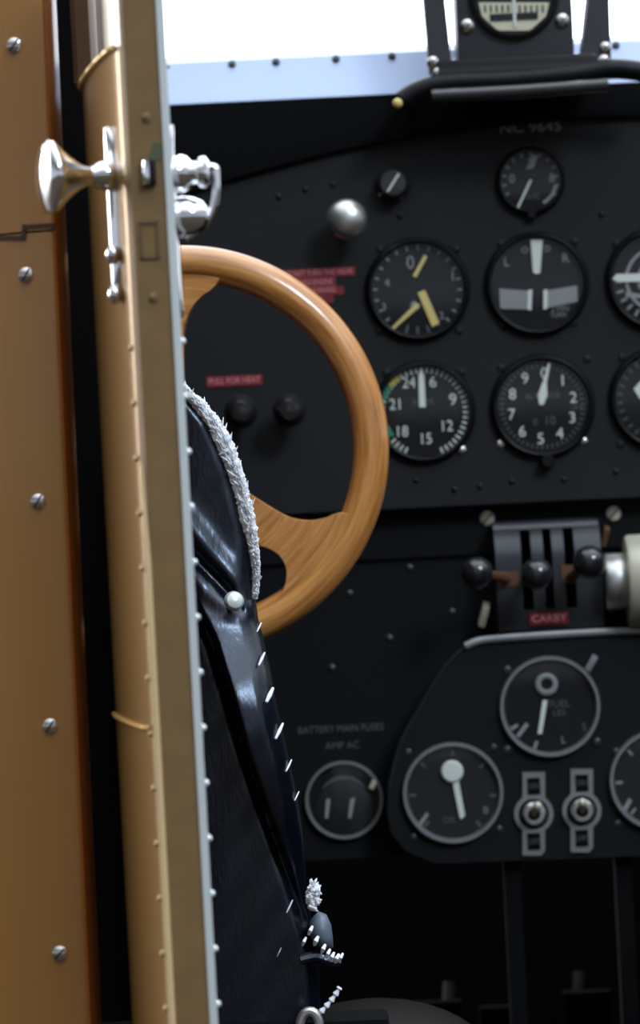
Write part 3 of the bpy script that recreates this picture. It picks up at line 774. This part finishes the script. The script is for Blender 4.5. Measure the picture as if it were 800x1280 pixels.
# torn tuft and tab at the lower corner
b = NB()
cen = (391, 1121)
for n in range(150):
    a = random.uniform(0, 2 * PI); rr = math.sqrt(random.random())
    x = cen[0] + 8 * rr * math.cos(a); y = cen[1] + 17 * rr * math.sin(a)
    dx, dy = random.uniform(-2, 5), random.uniform(-8, 3)
    yy = YSE - .028 + random.uniform(-.004, .004)
    tube(b, [at(x, y, yy), at(x + dx * .5, y + dy * .5, yy - .002), at(x + dx, y + dy, yy - .001)], [2.2 * kse, 1.8 * kse, .6 * kse], 5)
obj('fleece_tuft', b, FLEECE, seat, label='torn white fleece tuft')
b = NB()
tab = [(388, 1150), (398, 1139), (408, 1143), (414, 1156), (416, 1172), (417, 1184), (408, 1190), (392, 1180), (386, 1166)]
rws = []
tc_ = Vector((sum(x for x, y in tab) / len(tab), sum(y for x, y in tab) / len(tab), 0))
for d, sc in ((-.008, .8), (-.006, 1.), (.006, 1.), (.016, .82), (.022, .45)):
    rws.append([b.verts.new(at(tc_.x + (x - tc_.x) * sc, tc_.y + (y - tc_.y) * sc, YSE - .016 - d)) for x, y in tab])
for A, B in zip(rws, rws[1:]):
    for i in range(len(tab)):
        j = (i + 1) % len(tab); b.faces.new((A[i], A[j], B[j], B[i]))
b.faces.new(rws[0]); b.faces.new(rws[-1][::-1])
tb = obj('strap_tab', b, GREYL, seat, angle=70, label='small grey-blue leather tab')
for (x, y, r) in [(380, 1177, 4), (388, 1163, 4.5), (395, 1176, 5.5), (404, 1186, 5), (410, 1192, 4.5), (415, 1196, 4.5), (421, 1198, 5), (426, 1197, 4)]:
    b = NB(); tube(b, [at(x - 2, y + 5, YSE - .040), at(x, y, YSE - .043), at(x + 2.5, y - 5, YSE - .040)], [r * .35 * kse, r * .55 * kse, r * .35 * kse], 8); obj('stitch', b, THREAD, tb)
b = NB(); tube(b, catmull([at(x, y, YSE - .03) for x, y in [(376, 1200), (395, 1196), (412, 1201), (426, 1203)]], 5), .0035, 8); obj('piping', b, LEATHER, seat)
b = NB(); cp = catmull([at(x, y, YSE - .03) for x, y in [(425, 1234), (416, 1248), (404, 1262), (393, 1274)]], 6)
tube(b, cp, [(.0016 + .0007 * math.sin(i * 2.1)) for i in range(len(cp))], 8); obj('lace', b, THREAD, seat, label='white cord lace')
b = NB(); rp2 = [at(387 + 12 * math.cos(a), 1282 + 18 * math.sin(a), YSE - .035) for a in [2 * PI * i / 24 for i in range(25)]]
tube(b, rp2, .0032, 10); obj('buckle_ring', b, KNOBS, seat, label='pale metal ring')
# dark cushion of the second seat, low on the right
cu = thing('seat_cushion', 'dark brown seat cushion barely visible at the bottom behind the seat back', 'cushion', at(480, 1400, 2.62))
b = NB(); ball(b, at(470, 1352, 2.62), .085, (1.1, .9, .72), 40); obj('cushion_pad', b, mat('dark_brown_hide', (.008, .006, .005, 1), .6, bump=(200, .5, (1, 1, 1)), spec=.2), cu)

b = NB(); q = at(470, 1352, 2.62); box(b, (q.x, q.y, (q.z - .03 + AX - .73) / 2), (.10, .10, q.z - .03 - AX + .73), bev=.006); obj('pedestal', b, BLACKM, cu)
# ------------------------------------------------------------------ pedals in the foot well
def pedal(px, top, label, hook):
    t = thing('rudder_pedal', label, 'pedal', at(px, 1400, 3.3), 'pedals in the dark foot well')
    PM = mat('pedal_bronze', (.03, .022, .017, 1), .5, .4) if 'pedal_bronze' not in bpy.data.materials else bpy.data.materials['pedal_bronze']
    b = NB(); tube(b, catmull([at(px + 2, top, 3.31), at(px, top + 40, 3.30), at(px - 3, 1320, 3.29), at(px - 5, 1440, 3.30), Vector((at(px - 5, 1440, 3.30).x, 3.30, AX - .73))], 5), .0055, 10); obj('arm', b, PM, t)
    q = at(px + hook * 12, top + 60, 3.27)
    b = NB(); box(b, q, (.045, .008, .06), Euler((.3, 0, 0)), .003); obj('foot_plate', b, BLACKM, t)
pedal(560, 1228, 'dark pedal in the foot well, leftmost of three thin bronze arms', -1)
pedal(643, 1234, 'dark pedal in the foot well, middle of three thin bronze arms', -1)
pedal(722, 1215, 'dark pedal in the foot well, right of three thin bronze arms', 1)
t = setp(bpy.data.objects.new('trim_2', None), kind='structure'); bpy.data.objects.remove(t)

# ------------------------------------------------------------------ the open door
LEAN = math.radians(.25)
ZA = AX
def shx(z): return -(z - ZA) * math.tan(LEAN)         # slight outward lean of the door
def dx(px, Y): return at(px, 640, Y).x
door = thing('cabin_door', 'open gold cabin door seen edge-on, chrome handle on its outer side', 'door', Vector((dx(190, 1.95), 1.95, ZA - .30)))
ZB, ZT = ZA - .32, ZA + .36
zsill = at(104, 108, 2.08).z
def dloft(sec, z0, z1, m, name, n=12, angle=35, ztop_fn=None, label=None, parent=None):
    b = NB(); rows = []
    for j in range(n + 1):
        rows.append([])
        for (x, y) in sec:
            zt1 = z1 if ztop_fn is None else ztop_fn(x, y)
            z = z0 + (zt1 - z0) * j / n
            rows[-1].append(b.verts.new((x + shx(z), y, z)))
    k = len(sec)
    for A, B in zip(rows, rows[1:]):
        for i in range(k):
            l = (i + 1) % k; b.faces.new((A[i], A[l], B[l], B[i]))
    b.faces.new(rows[0]); b.faces.new(rows[-1][::-1])
    return obj(name, b, m, parent or door, angle=angle, label=label)
def secpx(l): return [(dx(p, Y), Y) for p, Y in l]
# edge post: the full-height frame facing the camera
dloft(secpx([(186, 1.900), (229, 1.900), (229, 1.93), (222, 2.05), (178, 2.05), (164, 1.975), (163, 1.952), (171, 1.930), (181, 1.9035)]), ZB, ZT, GOLDE, 'edge_frame')
dloft(secpx([(184.5, 1.9030), (181, 1.9025), (171, 1.9135), (162.5, 1.9225), (161.5, 1.928), (161.5, 1.975), (166, 1.975), (173, 1.932)]), zsill - .001, ZT, mat('post_side_glare', srgb(238, 228, 212), .25, .1, .4), 'post_side', label='window post side with glare painted pale')  # near-white base puts the glare into the colour of the post side
# cream bead on the outer corner (lower part) and pale edging on the inner corner
bm_ = NB(); tube(bm_, [Vector((dx(181.5, 1.9) + shx(z), 1.8995, z)) for z in [ZB + (ZA - .02 - ZB) * i / 10 for i in range(11)]] + [Vector((dx(180.5, 1.9) + shx(ZA + .03), 1.9015, ZA + .03))], [.0019] * 11 + [.0004], 12)
obj('corner_bead', bm_, CREAM, door, label='cream bead along the outer corner')
dloft(secpx([(228.5, 1.8985), (236, 1.8985), (238.5, 1.900), (238.5, 1.910), (233, 2.04), (228.5, 2.04)]), ZB, ZT, PALE, 'inner_edging', label='pale metal edging on the inner corner')
# outer skin below the window
skin = secpx([(184, 1.9045), (180, 1.906), (175, 1.911), (169, 1.921), (161, 1.941), (153.5, 1.964), (147, 1.988), (141, 2.012), (136, 2.036), (132.5, 2.056), (131.0, 2.078)]) 
xe = skin[-1][0]
skin += [(xe + .0015, 2.14), (xe + .008, 2.24), (dx(222, 2.24), 2.24), (dx(222, 2.052), 2.052), (dx(180, 2.045), 2.045)]
dloft(skin, ZB, zsill, GOLD, 'outer_skin', 24, 40)
# window glass, far post, top
dloft(secpx([(163, 1.968), (154, 2.07), (155.5, 2.07), (164.5, 1.968)]), zsill - .002, ZT, GLASSW, 'window_glass')
x0, x1 = dx(122, 2.09), dx(150, 2.09)
dloft([(x0, 2.085), (x0 + .003, 2.075), (x1 - .002, 2.075), (x1, 2.085), (x1, 2.12), (x0, 2.12)], zsill + .002, ZT, mat('brown_post_paint', srgb(104, 74, 46), .5, .1), 'window_post', label='dull brown window post')
# sill trim and lower bead follow the skin
def bead(zfun, rad, name, m, i0, i1, ribs, label):
    pts = []
    ring = skin[i0:i1]
    P = catmull([(x, y, 0) for x, y in ring], 12)
    b = NB()
    pp = []; rr = []
    for n, p in enumerate(P):
        z = zfun(n / (len(P) - 1)); pp.append(Vector((p.x + shx(z) - .0008, p.y - .0006, z))); rr.append(rad * (1 + (.28 * math.sin(n * ribs))))
    tube(b, pp, rr, 10)
    return obj(name, b, m, door, label=label)
bead(lambda t: zsill - .001, .0017, 'sill_trim', mat('sill_gold', srgb(225, 196, 140), .3, .5), 2, 11, 2.2, 'ribbed gold trim along the window sill')
zl = at(145, 899, 2.02).z
bead(lambda t: zl, .0013, 'seam_bead', mat('bead_gold', srgb(200, 158, 92), .35, .4), 2, 11, 2.2, 'ribbed bead across the lower skin')
# bevelled ledge between skin top and glass
dloft([(x + (.010 if i < 11 else -.004), y + (.008 if i < 11 else -.004)) for i, (x, y) in enumerate(skin[1:14])], zsill - .001, zsill + .0075, GOLD, 'sill_ledge')
# rivets on both corners
b = NB(); c0 = Vector((dx(176, 1.913) + shx(at(161, 434, 1.9).z), 1.9115, at(161, 434, 1.9).z)); ax0 = Vector((-.8, -.6, 0))
lathe(b, c0, [(0, -.002), (.0022, -.001), (.0022, .0004), (.0018, .0016), (.0008, .0024), (0, .0025)], 14, ax0); rv = obj('rivet', b, CREAM, door)
for i in range(1, 13):
    z = c0.z - i * (69.3 * 1.9 / F); dup(rv, (shx(z) - shx(c0.z), 0, z - c0.z))
z = at(226, 426, 1.9).z; c0 = Vector((dx(238, 1.905) + shx(z), 1.905, z)); b = NB()
lathe(b, c0, [(0, -.002), (.0021, -.001), (.0021, .0006), (.0012, .0022), (0, .0024)], 14, (1, -.25, 0)); rv2 = obj('rivet', b, PALE, door)
for i in list(range(1, 13)) + [-5]:
    z2 = z - i * (69.3 * 1.9 / F); dup(rv2, (shx(z2) - shx(z), 0, z2 - z))
# latch bolt, strike recess, screws on the edge face
def edgept(px, py, Y=1.9): 
    return at(px, py, Y)
b = NB(); box(b, edgept(186, 216, 1.899), (.0075, .006, .0135), Euler((0, 0, 0)), .001); lb = obj('latch_bolt', b, BEZEL, door, label='dark latch bolt')
b = NB(); box(b, edgept(181, 216, 1.8965), (.0030, .006, .0125), Euler((0, 0, .4)), .0008); obj('bolt_face', b, CHROME, lb)
b = NB(); cc = edgept(187, 300, 1.8995)
for ddx, ddz, w, h in ((-.0045, 0, .0012, .020), (.0045, 0, .0012, .020), (0, .0095, .010, .0012), (0, -.0095, .010, .0012)):
    box(b, cc + Vector((ddx, 0, ddz)), (w, .0016, h))
obj('recess_frame', b, mat('edge_brown', srgb(92, 70, 42), .6), door, smooth=False)
b = NB(); box(b, edgept(196, 190, 1.9002), (.007, .0012, .010), Euler((0, .3, 0)), .0005); obj('paint_patch', b, mat('green_stain', srgb(72, 78, 50), .7), door, smooth=False)
pp = [(183, 147), (192, 372), (178, 372), (190, 356)]
for (px, py) in pp[:2]:
    slotted('edge_screw', edgept(px, py, 1.8996), .0026, door, .6, mat('edge_screw_paint', srgb(120, 92, 56), .5) if 'edge_screw_paint' not in bpy.data.materials else bpy.data.materials['edge_screw_paint'])
# outer handle
oh_c = at(146, 222, 1.935)
zE0, zE1 = at(148, 158, 1.93).z, at(154, 372, 1.93).z
b = NB()
esc = []
xo = dx(166, 1.93)
n = 20
for i in range(n + 1):
    u = i / n; z = zE0 + (zE1 - zE0) * u
    esc.append((z, .0052 * math.sqrt(max(.02, 1 - abs(2 * u - 1) ** 6)) * (1.25 if u < .32 else .95)))
axn = Vector((-.86, -.5, 0)); tn = Vector((.5, -.86, 0))
rows = []
for z, w in esc:
    cen_ = Vector((dx(164.5, 1.932) + shx(z), 1.932, z))
    rows.append([b.verts.new(cen_ + tn * (w * math.cos(q)) + axn * (.0042 * max(0, math.sin(q)) ** .7 - (.002 if math.sin(q) < -.01 else 0))) for q in [2 * PI * k / 16 for k in range(16)]])
for A, B in zip(rows, rows[1:]):
    for i in range(16):
        j = (i + 1) % 16; b.faces.new((A[i], A[j], B[j], B[i]))
b.faces.new(rows[0]); b.faces.new(rows[-1][::-1])
eh = obj('outer_handle_plate', b, CHROME, door, label='long chrome handle plate')
hc = Vector((dx(164.5, 1.93) + shx(oh_c.z), 1.93, at(140, 219, 1.93).z))
tip = at(49, 222, 1.914)
ha = (tip - hc).normalized(); Lh = (tip - hc).length
b = NB(); lathe(b, hc, [(.0075, -.001), (.0085, .004), (.0075, .009), (.0052, .012), (.0048, .018), (0, .018)], 32, ha); obj('spindle', b, CHROME, eh)
b = NB(); lathe(b, hc, [(0, .012)] + [(r, Lh * f) for r, f in ((.0050, .30), (.0056, .38), (.0066, .44), (.0086, .52), (.0112, .60), (.0142, .68), (.0172, .75), (.0196, .81), (.0207, .86), (.0203, .90), (.0180, .935), (.0135, .965), (.0070, .99), (0, 1.0))], 48, ha); obj('grip', b, CHROME, eh, angle=60)
for py in (318, 368):
    q = at(149, py, 1.925); b = NB(); ball(b, Vector((dx(166, 1.93) + shx(q.z) - .003, 1.926, q.z)), .0042, (1, 1, 1.3), 16); obj('plate_screw', b, CHROME, eh)
# inner handle
zi0, zi1 = at(217, 152, 1.9).z, at(227, 395, 1.9).z
b = NB()
rows = []
for i in range(21):
    u = i / 20; z = zi0 + (zi1 - zi0) * u; w = .0085 * math.sqrt(max(.02, 1 - abs(2 * u - 1) ** 5))
    cen_ = Vector((dx(238.4, 1.918) + shx(z), 1.916, z))
    rows.append([b.verts.new(cen_ + Vector((.0030 * max(0, math.sin(q)) - .001, w * math.cos(q), 0))) for q in [2 * PI * k / 14 for k in range(14)]])
for A, B in zip(rows, rows[1:]):
    for i in range(14):
        j = (i + 1) % 14; b.faces.new((A[i], A[j], B[j], B[i]))
b.faces.new(rows[0]); b.faces.new(rows[-1][::-1])
ip = obj('inner_handle_plate', b, CHROME, door, label='chrome inner handle plate')
q = at(220, 218, 1.918)
b = NB(); lathe(b, q, [(.0095, 0), (.0105, .003), (.0095, .006), (.0062, .009), (.0062, .012), (.0085, .0135), (.0088, .0165), (.006, .0185), (0, .019)], 32, (1, -.15, 0)); obj('boss', b, CHROME, ip)
q2 = at(222, 272, 1.920)
b = NB(); lathe(b, q2, [(.011, 0), (.0115, .003), (.0105, .009), (.0082, .014), (.004, .017), (0, .0175)], 32, (1, -.12, 0)); obj('lock_boss', b, CHROME, ip)
b = NB(); tube(b, catmull([at(x, y, 1.918) for x, y in [(242, 212), (258, 209), (268, 210), (270, 216), (270, 240), (266, 262), (257, 279), (244, 291), (232, 298)]], 6), .0021, 12); obj('pull_bail', b, CHROME, ip)

# ------------------------------------------------------------------ fuselage skin on the left
fu = thing('fuselage_panel', 'orange-gold fuselage side panel held by a column of slotted screws on the left', 'fuselage panel', Vector((dx(20, 2.06), 2.06, ZA - .30)))
YFU = 2.06
fsec = secpx([(-420, 2.22), (-300, 2.165), (-180, 2.125), (-80, 2.095), (0, 2.073), (50, 2.062), (76, 2.058), (82, 2.059), (86, 2.063), (90, 2.072), (93, 2.084)])
fxe = fsec[-1][0]
outer = list(fsec) + [(fxe + .0005, 2.10), (fxe, 2.115), (fxe - .004, 2.115), (fxe - .004, 2.10)] + [(x - .003, y + .012) for x, y in fsec[::-1][3:]]
FLEAN = -math.radians(.25)
def floft(sec, z0, z1, m, name, n=10, angle=40, label=None):
    b = NB(); rows = []
    for j in range(n + 1):
        z = z0 + (z1 - z0) * j / n
        rows.append([b.verts.new((x - (z - ZA) * math.tan(FLEAN), y, z)) for x, y in sec])
    k = len(sec)
    for A, B in zip(rows, rows[1:]):
        for i in range(k):
            l = (i + 1) % k; b.faces.new((A[i], A[l], B[l], B[i]))
    b.faces.new(rows[0]); b.faces.new(rows[-1][::-1])
    return obj(name, b, m, fu, angle=angle, label=label)
zlap = at(20, 292, 2.06).z
floft(outer, ZA - .33, zlap, GOLDP, 'lower_skin')
floft(outer, zlap + .0012, ZA + .37, GOLDP, 'upper_skin')
b = NB(); box(b, (-.36, 2.285, ZA), (.012, .235, .6)); obj('bulkhead_former', b, BLACKM, fu, smooth=False)
# return flange strip
floft([(x + .0012, y - .0012) for x, y in fsec[7:]] + [(fxe + .0016, 2.10), (fxe + .0008, 2.10)] + [(x, y + .0006) for x, y in fsec[7:][::-1]], ZA - .33, ZA + .37, ORANGE, 'edge_flange', label='darker orange turned edge')
# stepped lap joint
fy = lambda px: interp([(-420, 2.22), (-300, 2.165), (-180, 2.125), (-80, 2.095), (0, 2.073), (50, 2.062), (76, 2.058)], px)
def onskin(px, py, d=0):
    # px measured in the picture at this row -> follow the skin
    p0 = at(px, py, 2.066); p = p0
    for _ in range(3):
        col = 400 + (p.x + (p.z - ZA) * math.tan(FLEAN)) * F / 2.066 ; p = at(px, py, fy(col))
    p.y -= d; return p
b = NB()
for (xa, ya, xb, yb) in ((-60, 300, 29, 297), (29, 297, 31, 283), (31, 284, 66, 282)):
    A, B = onskin(xa, ya, .0006), onskin(xb, yb, .0006); dvec = B - A
    m_ = (A + B) / 2; ang = math.atan2(dvec.z, dvec.x)
    box(b, m_, (dvec.length + .002, .0014, .0028), Euler((0, -ang, math.atan2(dvec.y, dvec.x) if abs(dvec.x) > .01 else 0)))
obj('lap_joint', b, mat('joint_brown', srgb(70, 46, 24), .7), fu, smooth=False, label='dark stepped lap joint')  # dark brown strips mark the joint line
ang = [.9, 1.0, 1.0, .95, .8]
for (px, py), a in zip([(18, 57), (33, 344), (48, 627), (63, 908), (75, 1192)], ang):
    q = onskin(px, py, .0002); slotted('panel_screw', q, 10.5 * 2.066 / F, fu, a, STEEL, (-.10, -1, 0))

# ------------------------------------------------------------------ light and camera
w = bpy.data.worlds.new('World'); S.world = w; w.use_nodes = True
nt = w.node_tree; nt.nodes.clear()
out_ = nt.nodes.new('ShaderNodeOutputWorld'); bg = nt.nodes.new('ShaderNodeBackground')
tc = nt.nodes.new('ShaderNodeTexCoord')
sep = nt.nodes.new('ShaderNodeSeparateXYZ'); nt.links.new(tc.outputs['Generated'], sep.inputs[0])
rmp = nt.nodes.new('ShaderNodeValToRGB'); mr = nt.nodes.new('ShaderNodeMapRange')
mr.inputs[1].default_value = -1; mr.inputs[2].default_value = 1
nt.links.new(sep.outputs[2], mr.inputs[0]); nt.links.new(mr.outputs[0], rmp.inputs[0])
cr = rmp.color_ramp
cr.elements[0].color = (.05, .042, .035, 1); cr.elements[1].color = (.30, .34, .40, 1)
for ps, cl in ((.47, (.10, .085, .07, 1)), (.50, (.06, .055, .05, 1)), (.515, (.55, .6, .68, 1)), (.58, (.42, .46, .52, 1)), (.62, (.12, .125, .14, 1)), (.74, (.14, .15, .17, 1)), (.77, (.34, .38, .44, 1))):
    e = cr.elements.new(ps); e.color = cl
acc = rmp.outputs[0]
def lobe(d, power, col, strength):
    global acc
    dt = nt.nodes.new('ShaderNodeVectorMath'); dt.operation = 'DOT_PRODUCT'; dt.inputs[1].default_value = Vector(d).normalized()
    nt.links.new(tc.outputs['Generated'], dt.inputs[0])
    mx = nt.nodes.new('ShaderNodeMath'); mx.operation = 'MAXIMUM'; mx.inputs[1].default_value = 0; nt.links.new(dt.outputs['Value'], mx.inputs[0])
    pw = nt.nodes.new('ShaderNodeMath'); pw.operation = 'POWER'; pw.inputs[1].default_value = power; nt.links.new(mx.outputs[0], pw.inputs[0])
    ml = nt.nodes.new('ShaderNodeMath'); ml.operation = 'MULTIPLY'; ml.inputs[1].default_value = strength; nt.links.new(pw.outputs[0], ml.inputs[0])
    vm = nt.nodes.new('ShaderNodeVectorMath'); vm.operation = 'SCALE'; vm.inputs[0].default_value = col; nt.links.new(ml.outputs[0], vm.inputs['Scale'])
    ad = nt.nodes.new('ShaderNodeVectorMath'); ad.operation = 'ADD'; nt.links.new(acc, ad.inputs[0]); nt.links.new(vm.outputs[0], ad.inputs[1])
    acc = ad.outputs[0]
lobe((0, 1, .25), 5, (.92, .96, 1.0), 5.0)          # bright sky ahead, through the windscreen
lobe((-.80, .56, .24), 80, (1, .97, .92), 26.0)       # bright sky at upper left
lobe((.15, .0, 1), 3, (.86, .93, 1.0), 3.5)     # overhead sky
lobe((.42, -.72, .55), 240, (.70, .83, 1.0), 64.0)     # bright spot added behind, upper right, for highlights on wood and leather
nt.links.new(acc, bg.inputs[0]); bg.inputs[1].default_value = 1.0
nt.links.new(bg.outputs[0], out_.inputs[0])

cam = bpy.data.cameras.new('Camera'); co = bpy.data.objects.new('Camera', cam); COL.objects.link(co)
co.matrix_world = Matrix(((RV.x, UV.x, 0, CAM.x), (0, 0, -1, CAM.y), (RV.z, UV.z, 0, CAM.z), (0, 0, 0, 1)))
Mx = Matrix.Identity(4)
back_ = Vector((0, -1, 0))
for i in range(3):
    Mx[i][0] = RV[i]; Mx[i][1] = UV[i]; Mx[i][2] = back_[i]; Mx[i][3] = CAM[i]
co.matrix_world = Mx
cam.sensor_width = 36; cam.sensor_fit = 'AUTO'; cam.lens = F / 1280 * 36
cam.clip_start = .05; cam.clip_end = 100
cam.dof.use_dof = True; cam.dof.focus_distance = 2.36; cam.dof.aperture_fstop = 9.5
S.camera = co
S.view_settings.view_transform = 'Standard'; S.view_settings.look = 'None'
S.view_settings.gamma = 1; S.view_settings.exposure = 0; S.view_settings.use_curve_mapping = False
